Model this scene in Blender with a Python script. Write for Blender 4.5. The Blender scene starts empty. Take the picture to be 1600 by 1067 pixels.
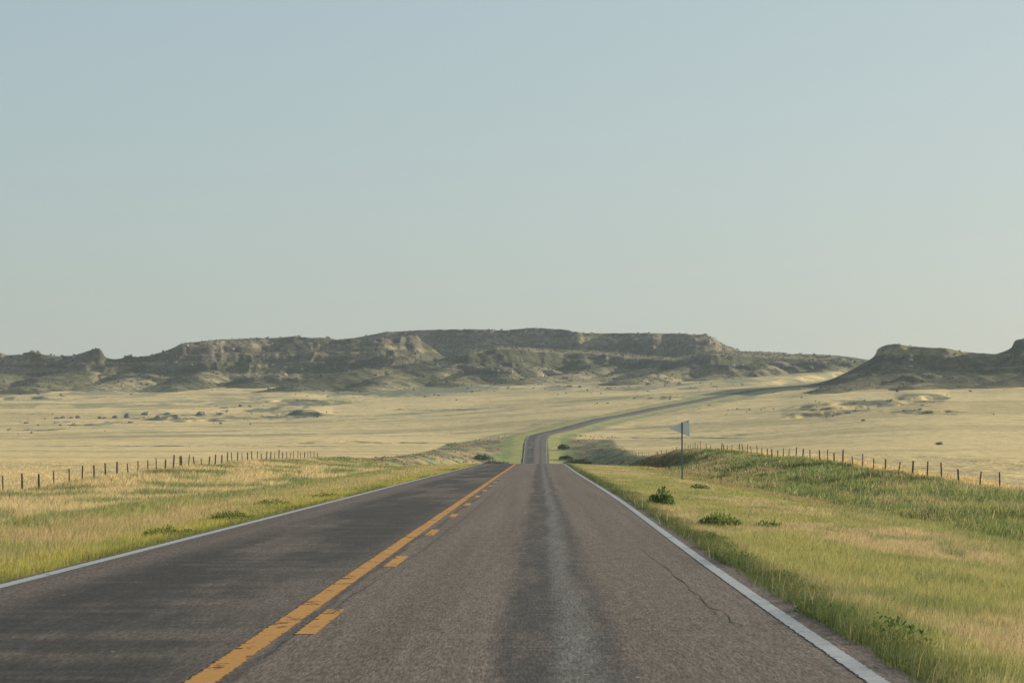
import bpy, math
import numpy as np
from mathutils import Vector, Euler

RNG = np.random.default_rng(7)
C = bpy.context.scene.collection
F = 4400.0          # focal length in photo pixels (1600 wide)
EYE = 1.345
VX, VY = 834.0, 703.0

# ------------------------------------------------------------------ noise
def _h(ix, iy, seed):
    with np.errstate(over='ignore'):
        n = (ix.astype(np.int64) * 374761393 + iy.astype(np.int64) * 668265263 + seed * 974634777).astype(np.uint32)
        n = (n ^ (n >> np.uint32(13))) * np.uint32(1274126177)
        n = n ^ (n >> np.uint32(16))
    return n.astype(np.float64) / 4294967295.0

def vnoise(x, y, seed=0):
    x = np.asarray(x, float); y = np.asarray(y, float)
    fx = np.floor(x); fy = np.floor(y)
    ix = fx.astype(np.int64); iy = fy.astype(np.int64)
    u = x - fx; v = y - fy
    u = u * u * u * (u * (u * 6 - 15) + 10); v = v * v * v * (v * (v * 6 - 15) + 10)
    a = _h(ix, iy, seed); b = _h(ix + 1, iy, seed); c = _h(ix, iy + 1, seed); d = _h(ix + 1, iy + 1, seed)
    return (a * (1 - u) + b * u) * (1 - v) + (c * (1 - u) + d * u) * v

def fbm(x, y, octv=4, seed=0, gain=0.5):
    s = 0.0; a = 1.0; t = 0.0
    for i in range(octv):
        s = s + a * vnoise(np.asarray(x) * 2 ** i + 17.3 * i, np.asarray(y) * 2 ** i - 9.1 * i, seed + 31 * i)
        t += a; a *= gain
    return s / t            # 0..1, mean .5

def sst(a, b, x):
    t = np.clip((np.asarray(x, float) - a) / (b - a), 0, 1)
    return t * t * (3 - 2 * t)

def gsmooth(arr, sig, axis=0):
    n = int(sig * 3) + 1
    k = np.exp(-0.5 * (np.arange(-n, n + 1) / sig) ** 2); k /= k.sum()
    pad = [(0, 0)] * arr.ndim; pad[axis] = (n, n)
    p = np.pad(arr, pad, mode='reflect', reflect_type='odd')
    return np.apply_along_axis(lambda r: np.convolve(r, k, mode='valid'), axis, p)

# ------------------------------------------------------------------ road alignment
YS = np.arange(-60, 2301, 1.0)
def tab(pts, sig):
    p = np.array(pts, float)
    return gsmooth(np.interp(YS, p[:, 0], p[:, 1]), sig)
_xl = tab([(-60, -5.27), (150, -5.26), (268, -5.0), (400, -4.5), (880, -3.3), (1020, -2.95), (1060, -2.0), (1090, .4), (1140, 8), (1180, 15.8), (1240, 27), (1280, 37),
           (1340, 53), (1400, 72), (1470, 93.5), (1550, 117), (1600, 131), (1700, 159), (1800, 188), (2300, 330)], 12)
_xr = tab([(-60, 1.99), (28, 1.99), (75, 2.33), (150, 2.5), (268, 2.85), (400, 3.2), (880, 4.1), (1020, 4.5), (1060, 5.6), (1090, 8.1), (1140, 15.8), (1180, 23.6), (1240, 34.8), (1280, 44.8),
           (1340, 61), (1400, 80), (1470, 101.5), (1550, 125), (1600, 139), (1700, 167), (1800, 196), (2300, 338)], 12)
_rz = tab([(-60, 0), (190, 0), (262, .075), (285, .0), (330, -.9), (450, -4.2), (600, -6.4), (720, -6.6), (880, -2.6), (1020, 4.7), (1060, 6.9), (1090, 7.7), (1140, 9.6),
           (1180, 12.0), (1240, 15.3), (1280, 17.1), (1340, 20.9), (1400, 24.7), (1470, 29.4), (1550, 34.1), (1600, 36.3), (1700, 40.4), (1800, 45), (2300, 66)], 7)
def XL(Y): return np.interp(Y, YS, _xl)
def XR(Y): return np.interp(Y, YS, _xr)
def RZ(Y): return np.interp(Y, YS, _rz)

# ------------------------------------------------------------------ ground
def pz(py, Y): return EYE + (VY - py) * Y / F

_rows = [250, 300, 400, 500, 650, 800, 950, 1050, 1100, 1200, 1300, 1400, 1500, 1600, 1700, 1850, 1950, 2100, 2350, 2600, 6200]
_cols = [-900, 0, 400, 700, 834, 960, 1100, 1250, 1400, 1600, 2500]
_L = [735, 729, 722, 718, 713, 707, 699, 693, 689, 681, 671, 660, 647, 635, 622, 605, 596, 586, 575, 570, 640]
_M = [735, 729, 722, 719, 716, 711, 700, 686, 681, 664, 652, 643, 634, 624, 615, 602, 596, 588, 576, 570, 640]
_N = [735, 729, 722, 718, 714, 708, 696, 682, 675, 656, 640, 628, 620, 611, 604, 598, 595, 588, 576, 570, 640]
_R = [740, 731, 718, 710, 699, 687, 669, 655, 648, 634, 622, 610, 597, 589, 584, 578, 575, 570, 566, 565, 640]
_w = {-900: _L, 0: _L, 400: _L, 700: [a - d for a, d in zip(_L, [0] * 7 + [1, 1, 2, 3, 4, 4, 4, 3, 3, 2, 1, 0, 0, 0])], 834: _M,
      960: [(a + b) / 2 for a, b in zip(_M, _N)], 1100: _N, 1250: [.5 * a + .5 * b for a, b in zip(_N, _R)], 1400: _R, 1600: [r - 1 for r in _R], 2500: [r - 2 for r in _R]}
_gx = np.arange(-900, 2501, 25.0); _gy = np.arange(250, 6201, 12.5)
_t = np.array([_w[c] for c in _cols], float)                       # cols x rows
_t = np.array([np.interp(_gy, _rows, r) for r in _t])
_t = np.array([np.interp(_gx, _cols, _t[:, j]) for j in range(_t.shape[1])])   # gy x gx
_t = gsmooth(gsmooth(_t, 3.0, 0), 3.0, 1)
def field_py(px, Y):
    a = np.clip((px - _gx[0]) / 25.0, 0, len(_gx) - 1.001); b = np.clip((Y - _gy[0]) / 12.5, 0, len(_gy) - 1.001)
    i = a.astype(int); j = b.astype(int); u = a - i; v = b - j
    return (_t[j, i] * (1 - u) + _t[j, i + 1] * u) * (1 - v) + (_t[j + 1, i] * (1 - u) + _t[j + 1, i + 1] * u) * v

def zR(Y): return gi(Y, [(-60, -1.1), (60, -1.1), (100, -.95), (137, -.66), (186, -.26), (237, .30), (334, 1.15), (467, 1.4), (560, .7), (640, -.5), (720, -1.0), (1100, -1.0)])
def zL(Y): return gi(Y, [(-60, -1.2), (152, -1.12), (197, -.45), (242, -.22), (281, .08), (355, .16), (420, -.4), (500, -1.2), (1100, -1.0)])
def gi(Y, pts):
    p = np.array(pts); return np.interp(Y, p[:, 0], p[:, 1])

# scarps: (px centre, py, half width px, rise m, depth m)
SCARPS = [(472, 647, 48, 3.6, 9), (450, 626, 60, 2.6, 9), (560, 606, 60, 2.2, 12), (1275, 648, 55, 2.4, 8), (1295, 641, 42, 1.8, 7), (1385, 632, 70, 2.0, 8), (1440, 624, 42, 3.2, 9),
          (1300, 634, 70, 1.8, 8), (1450, 645, 60, 1.6, 8), (200, 697, 420, .45, 5), (560, 692, 150, .75, 6), (1090, 684, 170, .8, 5), (250, 654, 60, 1.6, 7), (120, 663, 60, 1.2, 6),
          (310, 657, 70, 1.4, 7), (1030, 622, 40, 1.6, 8), (690, 641, 60, .7, 6), (820, 600, 80, 1.3, 8), (60, 671, 60, .6, 6), (30, 622, 60, 1.6, 9), (640, 600, 90, 1.4, 9)]
def _solve_Y(px, py):
    ys = np.arange(300, 2200, 4.0); v = field_py(np.full_like(ys, px), ys)
    i = np.argmax(v < py); return float(ys[i])
SC = [(px, _solve_Y(px, py), hw, H, d) for px, py, hw, H, d in SCARPS]

def lat(X, Y):
    """distances outward from the right / left road line"""
    s = np.where(Y > 1040, .955, 1.0)
    return (X - XR(Y)) * s, (XL(Y) - X) * s

def ground(X, Y, fine=True):
    X = np.asarray(X, float); Y = np.asarray(Y, float)
    px = VX + F * X / np.maximum(Y, 30.0)
    # distant prairie
    far = pz(field_py(px, Y), np.maximum(Y, 250))
    amp = sst(280, 900, Y)
    far = far + amp * ((fbm(X / 110, Y / 90, 3, 3) - .5) * 2.2 * sst(500, 1500, Y) + (fbm(X / 26, Y / 20, 3, 5) - .5) * .45)
    for i, (cx, cy, hw, H, d) in enumerate(SC):
        k = np.clip(1 - ((px - cx) / hw) ** 2, 0, 1)
        if not np.any(k > 0): continue
        yc = cy + (fbm(px / 42, 0 * px + i, 3, 40 + i, .45) - .5) * 3.2 * d + .10 * (px - cx) * (1 if cx > 834 else -.4)
        dy = Y - yc
        far = far + .45 * H * k * sst(-d * .35, d * .25, dy) * np.exp(-np.clip(dy, 0, None) / (12 * d)) - .4 * H * k * np.exp(-((dy + d * .8) / (1.0 * d)) ** 2)
    # near field beside the highway, then ditches
    zr = zR(Y); zl = zL(Y)
    nearR = zr - .25; nearL = zl - .08
    t = sst(260, 430, Y)
    fieldR = nearR * (1 - t) + far * t; fieldL = nearL * (1 - t) + far * t
    # a knoll by the right fence stays local
    dR, dL = lat(X, Y)
    wv = sst(380, 620, Y)
    fieldR = fieldR + (np.maximum(nearR, fieldR) - fieldR) * (1 - sst(26, 48, dR)) * (1 - sst(620, 760, Y))
    fieldL = fieldL + (np.maximum(nearL, fieldL) - fieldL) * (1 - sst(26, 60, dL)) * (1 - sst(420, 520, Y))
    field = np.where(X > (XL(Y) + XR(Y)) / 2, fieldR, fieldL)
    r = RZ(Y)
    dd = np.where(X > (XL(Y) + XR(Y)) / 2, dR, dL)
    # cross section near: verge -> ditch -> bank
    ditchR = np.interp(Y, [-60, 137, 300, 450, 700], [-1.15, -1.2, -.75, -1.6, -6]); ditchL = np.interp(Y, [-60, 100, 200, 300, 450], [-1.25, -1.2, -1.0, -.7, -2.2])
    wR = np.where(dR < 10.5, -.06 - (.06 + (r - ditchR) * 0) * 0, 0)
    def sect(d, dz, bank, dx, bx, r):
        verge = r - .05 - np.clip(d, 0, None) * .055
        a = sst(5.0, dx, d); b = sst(dx, bx, d)
        dzz = np.minimum(dz, verge)
        return (verge * (1 - a) + dzz * a) * (1 - b) + bank * b
    nR = sect(dR, ditchR, fieldR, 11.0, 19.5 + 0 * Y, r); nL = sect(dL, ditchL, fieldL, 9.5, 21.0, r)
    # far cut / fill : plain blend from the road level to the field
    wb = 26.0
    e = sst(5.0, wb, dd + (fbm(X / 9, Y / 30, 2, 61) - .5) * 6 * wv)
    cut = (r - .12 - .03 * np.clip(dd, 0, 6)) * (1 - e) + field * e
    near = np.where(X > (XL(Y) + XR(Y)) / 2, nR, nL)
    z = near * (1 - wv) + cut * wv
    if fine:
        g = sst(1.5, 6, dd)
        z = z + g * ((fbm(X / 3.2, Y / 5, 3, 11) - .5) * .28 + (fbm(X / 8, Y / 14, 2, 12) - .5) * .5 * sst(5, 14, dd)) * (1 - .5 * sst(300, 800, Y))
        z = z + sst(.45, 1.2, dd) * (fbm(X / .5, Y / .6, 2, 13) - .5) * .06 * (1 - sst(120, 200, Y))
    inside = sst(.30, -.25, dd) if False else 1 - sst(-.15, .28, dd)
    z = z * (1 - inside) + (r - .22) * inside
    return z

# ------------------------------------------------------------------ colours (albedo)
def mixc(a, b, t):
    t = np.clip(t, 0, 1)[:, None]; return a * (1 - t) + b * t
TAN = np.array([.47, .375, .20]); YGR = np.array([.335, .32, .12]); GRN = np.array([.175, .215, .080]); DGR = np.array([.066, .092, .036])
PALE = np.array([.635, .487, .236]); ORA = np.array([.36, .25, .135]); SCR = np.array([.155, .165, .105]); GRY = np.array([.30, .285, .165]); SOIL = np.array([.30, .235, .165])

# scrub patches on the prairie: px, py, half width px, half height px, strength
SCRUB = [(330, 652, 150, 8, .8), (420, 640, 110, 7, .8), (480, 629, 90, 7, .9), (600, 612, 120, 10, 1), (700, 604, 90, 9, 1), (472, 648, 50, 7, 1.1), (120, 660, 120, 6, .55), (60, 672, 120, 4, .5),
         (1300, 640, 110, 9, .75), (1385, 630, 90, 7, .9), (1440, 623, 45, 8, 1.1), (1450, 645, 70, 6, .8), (1275, 648, 60, 4, 1), (950, 608, 120, 6, .7), (1060, 603, 90, 7, .8), (1030, 621, 45, 4, .9),
         (680, 640, 80, 2.0, .7), (30, 622, 80, 5, .8), (860, 618, 100, 3, .4), (960, 633, 60, 4, .4), (1180, 640, 80, 6, .35), (820, 600, 90, 4, .7), (1530, 610, 90, 5, .3), (180, 697, 420, 1.2, .7), (560, 692, 150, 1.5, .9),
         (1090, 684, 170, 1.4, .9), (1260, 704, 90, 3, .5), (250, 610, 130, 5, .6)]

def classify(X, Y, z=None):
    """albedo and plant height on the ground"""
    n = X.shape[0]
    dR, dL = lat(X, Y)
    right = X > (XL(Y) + XR(Y)) / 2
    d = np.where(right, dR, dL)
    nA = fbm(X / 2.2, Y / 7, 4, 101); nB = fbm(X / .7, Y / 2.2, 3, 102); nC = fbm(X / 5, Y / 16, 3, 103); nD = fbm(X / 1.3, Y / 1.6, 3, 104)
    w = (nC - .5) * 5
    col = np.empty((n, 3)); hgt = np.empty(n)
    # --- right of the road
    c = mixc(np.tile(TAN, (n, 1)), np.tile(YGR, (n, 1)), sst(.36, .62, nA)); c = mixc(c, np.tile(GRN, (n, 1)), sst(.52, .78, nB) * .7)
    h = .09 + .05 * nA
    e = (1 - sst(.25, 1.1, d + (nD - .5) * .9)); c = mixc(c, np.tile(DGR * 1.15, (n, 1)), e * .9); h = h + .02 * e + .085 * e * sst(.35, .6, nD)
    g = sst(5.0, 8.0, d + w); c = mixc(c, mixc(np.tile(GRN, (n, 1)), np.tile(YGR, (n, 1)), sst(.4, .7, nB)), g); h = h + .10 * g
    o = np.exp(-((d + w * .4 - 8.6) / 1.1) ** 2) * sst(70, 110, Y); c = mixc(c, np.tile(ORA, (n, 1)), o * .85); h = h + .12 * o
    b = sst(9.5, 11.5, d + w * .35)
    bank = mixc(np.tile(GRN * 1.06, (n, 1)), np.tile(DGR, (n, 1)), sst(.42, .62, nC * .6 + nA * .4)); bank = mixc(bank, np.tile(TAN * .85, (n, 1)), sst(.52, .68, fbm(X / 3.5, Y / 22, 3, 107)) * .8)
    bank = mixc(bank, np.tile(YGR, (n, 1)), sst(.42, .70, nB) * .6)
    c = mixc(c, bank, b); h = h + .22 * b
    f = sst(20.5, 22.5, d); c = mixc(c, np.tile(PALE, (n, 1)), f)
    cR, hR = c, h
    # --- left of the road
    c = mixc(np.tile(YGR * np.array([1.15, 1.1, .8]), (n, 1)), np.tile(GRN, (n, 1)), sst(.5, .7, nA) * .6); h = .09 + .05 * nA
    e = (1 - sst(.2, .8, d)) * sst(.45, .6, nC); c = mixc(c, np.tile(DGR * 1.3, (n, 1)), e * .7)
    g = sst(1.0, 2.2, d + w * .15); c = mixc(c, mixc(np.tile(TAN * np.array([1, .97, .92]), (n, 1)), np.tile(YGR, (n, 1)), sst(.45, .7, nB)), g); h = h + .06 * g
    g = sst(3.2, 5.5, d + w * .4); c = mixc(c, mixc(np.tile(GRN * 1.15, (n, 1)), np.tile(YGR, (n, 1)), sst(.4, .7, nB)), g * .9); h = h + .12 * g
    g = sst(7.0, 10.0, d + w); pal = mixc(np.tile(PALE * np.array([.93, .96, 1.04]), (n, 1)), np.tile(GRN * 1.1, (n, 1)), sst(.47, .65, fbm(X / 3.2, Y / 9, 4, 111, .6)) * .9)
    c = mixc(c, pal, g); h = h + .18 * g
    b = np.exp(-((d - 20.5) / 2.2) ** 2) * sst(.45, .62, fbm(X / 6, Y / 14, 2, 113)); c = mixc(c, np.tile(GRN * .7, (n, 1)), b * .8)
    f = sst(22.0, 23.5, d); c = mixc(c, np.tile(PALE, (n, 1)), f); h = h * (1 - f) + .32 * f
    cL, hL = c, h
    col = np.where(right[:, None], cR, cL); hgt = np.where(right, hR, hL)
    # --- further along: green right of way in the draw, dry prairie outside
    px = VX + F * X / np.maximum(Y, 30.0)
    t = sst(330, 480, Y)
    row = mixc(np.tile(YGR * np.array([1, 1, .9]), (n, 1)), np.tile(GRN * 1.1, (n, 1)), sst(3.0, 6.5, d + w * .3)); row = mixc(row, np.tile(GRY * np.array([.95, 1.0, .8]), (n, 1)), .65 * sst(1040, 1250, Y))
    rn = fbm(X / 6, Y / 15, 5, 121, .62)
    row = mixc(row, np.tile(ORA * np.array([.80, .86, .80]), (n, 1)), sst(.36, .50, rn) * sst(6, 9, d)); row = mixc(row, np.tile(SCR * .7, (n, 1)), sst(.48, .60, fbm(X / 5, Y / 12, 4, 122, .6)) * sst(6, 10, d) * .9)
    st = .5 * fbm(X / 60, Y / 22, 4, 131) + .5 * fbm(X / 190, Y / 60, 3, 133); s2 = fbm(X / 14, Y / 9, 4, 132)
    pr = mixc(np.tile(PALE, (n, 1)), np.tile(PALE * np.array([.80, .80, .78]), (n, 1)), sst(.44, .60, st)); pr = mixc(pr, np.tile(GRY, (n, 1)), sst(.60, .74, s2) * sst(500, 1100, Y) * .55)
    if z is not None:
        py = VY - (z - EYE) * F / np.maximum(Y, 30)
        m = np.zeros(n)
        for sx, sy, hw, hh, k in SCRUB:
            m = np.maximum(m, k * np.exp(-(((px - sx) / hw) ** 4 + ((py - sy) / hh) ** 2)))
        m = np.where(Y > 500, m, 0)
        sn = fbm(X / 15, Y / 44, 5, 141, .62)
        s3 = np.clip((sn - .5) * 2.4 + .5, 0, 1); sc = sst(.60, .74, m * .45 + s3 * .5); pr = mixc(pr, np.tile(SCR, (n, 1)), sc * .9)
        sc = sst(.66, .76, m * .45 + np.clip((fbm(X / 6, Y / 19, 4, 142, .65) - .5) * 2.6 + .5, 0, 1) * .5); pr = mixc(pr, np.tile(SCR * .6, (n, 1)), sc * .8)
        # foot of the hills grows greyer and more scrubby
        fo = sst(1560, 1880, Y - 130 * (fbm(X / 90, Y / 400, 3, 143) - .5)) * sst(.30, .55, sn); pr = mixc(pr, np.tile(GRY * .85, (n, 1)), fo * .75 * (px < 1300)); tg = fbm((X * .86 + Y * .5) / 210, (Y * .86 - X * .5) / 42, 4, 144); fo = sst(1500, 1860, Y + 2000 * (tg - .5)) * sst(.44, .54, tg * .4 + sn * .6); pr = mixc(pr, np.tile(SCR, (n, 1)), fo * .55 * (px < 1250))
    out = np.where(right, sst(23, 25, d + (rn - .5) * 3), sst(27.5, 29.5, d + (rn - .5) * 3))
    out = np.where(Y > 1040, np.maximum(out, sst(5, 14, d + (rn - .5) * 8)), out)
    row = row * (.80 + .42 * fbm(X / 2.4, Y / 7, 3, 124))[:, None]
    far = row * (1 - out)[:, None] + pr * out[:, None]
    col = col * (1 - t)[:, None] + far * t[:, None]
    hgt = np.minimum(hgt, .5)
    return col, hgt

# ------------------------------------------------------------------ mesh helpers
def mesh_np(name, V, quads=None, tris=None, smooth=True, col=None, extra=None):
    me = bpy.data.meshes.new(name)
    V = np.ascontiguousarray(V, np.float32); me.vertices.add(len(V)); me.vertices.foreach_set('co', V.ravel())
    q = np.zeros((0, 4), np.int32) if quads is None else np.asarray(quads, np.int32)
    t = np.zeros((0, 3), np.int32) if tris is None else np.asarray(tris, np.int32)
    loops = np.concatenate([q.ravel(), t.ravel()])
    tot = np.concatenate([np.full(len(q), 4, np.int32), np.full(len(t), 3, np.int32)])
    start = np.concatenate([[0], np.cumsum(tot)[:-1]]).astype(np.int32)
    me.loops.add(len(loops)); me.loops.foreach_set('vertex_index', loops.astype(np.int32))
    me.polygons.add(len(tot)); me.polygons.foreach_set('loop_start', start)
    try: me.polygons.foreach_set('loop_total', tot)
    except Exception: pass
    me.polygons.foreach_set('use_smooth', np.full(len(tot), smooth, bool))
    if col is not None:
        a = me.attributes.new('col', 'FLOAT_COLOR', 'POINT')
        a.data.foreach_set('color', np.ascontiguousarray(np.c_[col, np.ones(len(col))], np.float32).ravel())
    for k, v in (extra or {}).items():
        a = me.attributes.new(k, 'FLOAT', 'POINT'); a.data.foreach_set('value', np.ascontiguousarray(v, np.float32))
    me.update(calc_edges=True); me.validate()
    return me

def obj(name, me, mat=None, parent=None, loc=None):
    o = bpy.data.objects.new(name, me); C.objects.link(o)
    if mat is not None and me is not None: me.materials.append(mat)
    if parent is not None: o.parent = parent
    if loc is not None: o.location = loc
    return o

def tag(o, label, cat, kind=None, group=None):
    o['label'] = label; o['category'] = cat
    if kind: o['kind'] = kind
    if group: o['group'] = group
    return o

def grid_faces(nr, nc):
    i = np.arange(nr - 1)[:, None] * nc + np.arange(nc - 1)[None, :]
    i = i.ravel(); return np.c_[i, i + 1, i + 1 + nc, i + nc]

class MB:
    def __init__(s): s.v = []; s.q = []; s.t = []; s.n = 0
    def add(s, v, q=None, t=None):
        v = np.asarray(v, float)
        if q is not None and len(q): s.q.append(np.asarray(q) + s.n)
        if t is not None and len(t): s.t.append(np.asarray(t) + s.n)
        s.v.append(v); s.n += len(v)
    def tube(s, pts, r, k=6, cap=True):
        pts = np.asarray(pts, float); r = np.broadcast_to(np.asarray(r, float), (len(pts),))
        d = np.gradient(pts, axis=0); d /= np.linalg.norm(d, axis=1)[:, None] + 1e-9
        ref = np.array([0, 0, 1.0]) if abs(d[0][2]) < .9 else np.array([0, 1.0, 0])
        a = np.cross(d, ref); a /= np.linalg.norm(a, axis=1)[:, None]; b = np.cross(d, a)
        th = np.arange(k) * 2 * np.pi / k
        V = pts[:, None, :] + r[:, None, None] * (np.cos(th)[None, :, None] * a[:, None, :] + np.sin(th)[None, :, None] * b[:, None, :])
        q = []
        for i in range(len(pts) - 1):
            for j in range(k): q.append((i * k + j, i * k + (j + 1) % k, (i + 1) * k + (j + 1) % k, (i + 1) * k + j))
        V = V.reshape(-1, 3); t = []
        if cap:
            V = np.r_[V, pts[:1], pts[-1:]]; m = len(pts) * k
            for j in range(k): t.append((m, (j + 1) % k, j)); t.append((m + 1, m - k + j, m - k + (j + 1) % k))
        s.add(V, q, t)
    def box(s, lo, hi):
        x0, y0, z0 = lo; x1, y1, z1 = hi
        v = [(x0, y0, z0), (x1, y0, z0), (x1, y1, z0), (x0, y1, z0), (x0, y0, z1), (x1, y0, z1), (x1, y1, z1), (x0, y1, z1)]
        s.add(v, [(0, 3, 2, 1), (4, 5, 6, 7), (0, 1, 5, 4), (1, 2, 6, 5), (2, 3, 7, 6), (3, 0, 4, 7)])
    def mesh(s, name, smooth=False):
        return mesh_np(name, np.concatenate(s.v), np.concatenate(s.q) if s.q else None, np.concatenate(s.t) if s.t else None, smooth)

# ------------------------------------------------------------------ materials
class NT:
    def __init__(s, name):
        s.m = bpy.data.materials.new(name); s.m.use_nodes = True; s.t = s.m.node_tree; s.t.nodes.clear()
        s.out = s.t.nodes.new('ShaderNodeOutputMaterial')
    def n(s, typ, **kw):
        nd = s.t.nodes.new(typ)
        for k, v in kw.items():
            if k.startswith('_'): setattr(nd, k[1:], v)
        return nd
    def link(s, a, b): s.t.links.new(a, b)
    def val(s, x, sock):
        if isinstance(x, (int, float)): sock.default_value = x
        elif isinstance(x, tuple): sock.default_value = x if len(x) == len(sock.default_value) else tuple(x) + (1,)
        else: s.link(x, sock)
    def math(s, op, a, b=0.0, c=None):
        nd = s.n('ShaderNodeMath', _operation=op); s.val(a, nd.inputs[0]); s.val(b, nd.inputs[1])
        if c is not None: s.val(c, nd.inputs[2])
        return nd.outputs[0]
    def mix(s, f, a, b, blend='MIX'):
        nd = s.n('ShaderNodeMix', _data_type='RGBA', _blend_type=blend)
        s.val(f, nd.inputs[0]); s.val(a, nd.inputs[6]); s.val(b, nd.inputs[7]); return nd.outputs[2]
    def attr(s, name): return s.n('ShaderNodeAttribute', _attribute_name=name)
    def pos(s): return s.n('ShaderNodeNewGeometry').outputs['Position']
    def vscale(s, v, sc):
        nd = s.n('ShaderNodeVectorMath', _operation='MULTIPLY'); s.link(v, nd.inputs[0]); nd.inputs[1].default_value = sc; return nd.outputs[0]
    def noise(s, v, scale=1.0, detail=4, rough=.55):
        nd = s.n('ShaderNodeTexNoise'); s.link(v, nd.inputs['Vector']); nd.inputs['Scale'].default_value = scale
        nd.inputs['Detail'].default_value = detail; nd.inputs['Roughness'].default_value = rough; return nd.outputs['Fac']
    def ramp(s, f, a, b, lo=0.0, hi=1.0):
        nd = s.n('ShaderNodeMapRange', _interpolation_type='SMOOTHSTEP'); s.val(f, nd.inputs[0]); nd.inputs[1].default_value = a; nd.inputs[2].default_value = b
        nd.inputs[3].default_value = lo; nd.inputs[4].default_value = hi; return nd.outputs[0]
    def bsdf(s, col, rough=.9, spec=.2, metal=0.0, normal=None):
        b = s.n('ShaderNodeBsdfPrincipled'); s.val(col, b.inputs['Base Color']); s.val(rough, b.inputs['Roughness']); b.inputs['Specular IOR Level'].default_value = spec
        b.inputs['Metallic'].default_value = metal
        if normal is not None: s.link(normal, b.inputs['Normal'])
        return b.outputs[0]
    def bump(s, h, dist, strength=1.0):
        b = s.n('ShaderNodeBump'); s.link(h, b.inputs['Height']); b.inputs['Distance'].default_value = dist; b.inputs['Strength'].default_value = strength; return b.outputs[0]
    def done(s, sh): s.link(sh, s.out.inputs['Surface']); return s.m

def mat_ground():
    t = NT('prairie_ground'); p = t.pos(); c = t.attr('col').outputs['Color']
    n1 = t.noise(t.vscale(p, (1, .6, 1)), .35, 6, .65); n2 = t.noise(t.vscale(p, (1, .5, 1)), 3.0, 5, .6)
    f = t.math('MULTIPLY', t.ramp(n1, .3, .7, .88, 1.10), t.ramp(n2, .25, .75, .90, 1.09))
    cc = t.mix(1.0, c, t.mix(1.0, (1, 1, 1), f, 'MULTIPLY'), 'MULTIPLY')
    h = t.math('ADD', t.math('MULTIPLY', n1, .8), t.math('MULTIPLY', n2, .25))
    return t.done(t.bsdf(cc, .95, .05, normal=t.bump(h, .5, .5)))

def mat_hills():
    t = NT('badland_hills'); p = t.pos(); c = t.attr('col').outputs['Color']; rk = t.attr('rock').outputs['Fac']
    n1 = t.noise(p, .06, 8, .68); n2 = t.noise(t.vscale(p, (1, 1, 3)), .25, 6, .7)
    f = t.math('MULTIPLY', t.ramp(n1, .3, .7, .62, 1.3), t.ramp(n2, .3, .7, .72, 1.3))
    cc = t.mix(1.0, c, t.mix(1.0, (1, 1, 1), f, 'MULTIPLY'), 'MULTIPLY')
    spots = t.ramp(t.noise(p, .16, 5, .7), .52, .60); cc = t.mix(t.math('MULTIPLY', spots, .8), cc, (.048, .057, .032))
    h = t.math('ADD', t.math('MULTIPLY', n1, 2.0), t.math('MULTIPLY', n2, .6))
    return t.done(t.bsdf(cc, .95, .05, normal=t.bump(h, 1.0, 1.0)))

def mat_blade():
    t = NT('grass_blades'); c = t.attr('col').outputs['Color']
    d = t.n('ShaderNodeBsdfDiffuse'); t.link(c, d.inputs[0]); tr = t.n('ShaderNodeBsdfTranslucent'); t.link(c, tr.inputs[0])
    m = t.n('ShaderNodeMixShader'); m.inputs[0].default_value = .38; t.link(d.outputs[0], m.inputs[1]); t.link(tr.outputs[0], m.inputs[2])
    return t.done(m.outputs[0])

def mat_leaf(name, a, b):
    t = NT(name); r = t.n('ShaderNodeNewGeometry').outputs['Random Per Island']; c = t.mix(r, a, b)
    d = t.n('ShaderNodeBsdfDiffuse'); t.link(c, d.inputs[0]); tr = t.n('ShaderNodeBsdfTranslucent'); t.link(c, tr.inputs[0])
    m = t.n('ShaderNodeMixShader'); m.inputs[0].default_value = .3; t.link(d.outputs[0], m.inputs[1]); t.link(tr.outputs[0], m.inputs[2])
    return t.done(m.outputs[0])

def mat_simple(name, a, b, scale, rough=.8, spec=.3, metal=0.0, bump=0.0, stretch=(1, 1, 1)):
    t = NT(name); p = t.n('ShaderNodeTexCoord').outputs['Object']; n = t.noise(t.vscale(p, stretch), scale, 5, .6)
    c = t.mix(t.ramp(n, .3, .7), a, b)
    return t.done(t.bsdf(c, rough, spec, metal, t.bump(n, bump) if bump else None))

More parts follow.
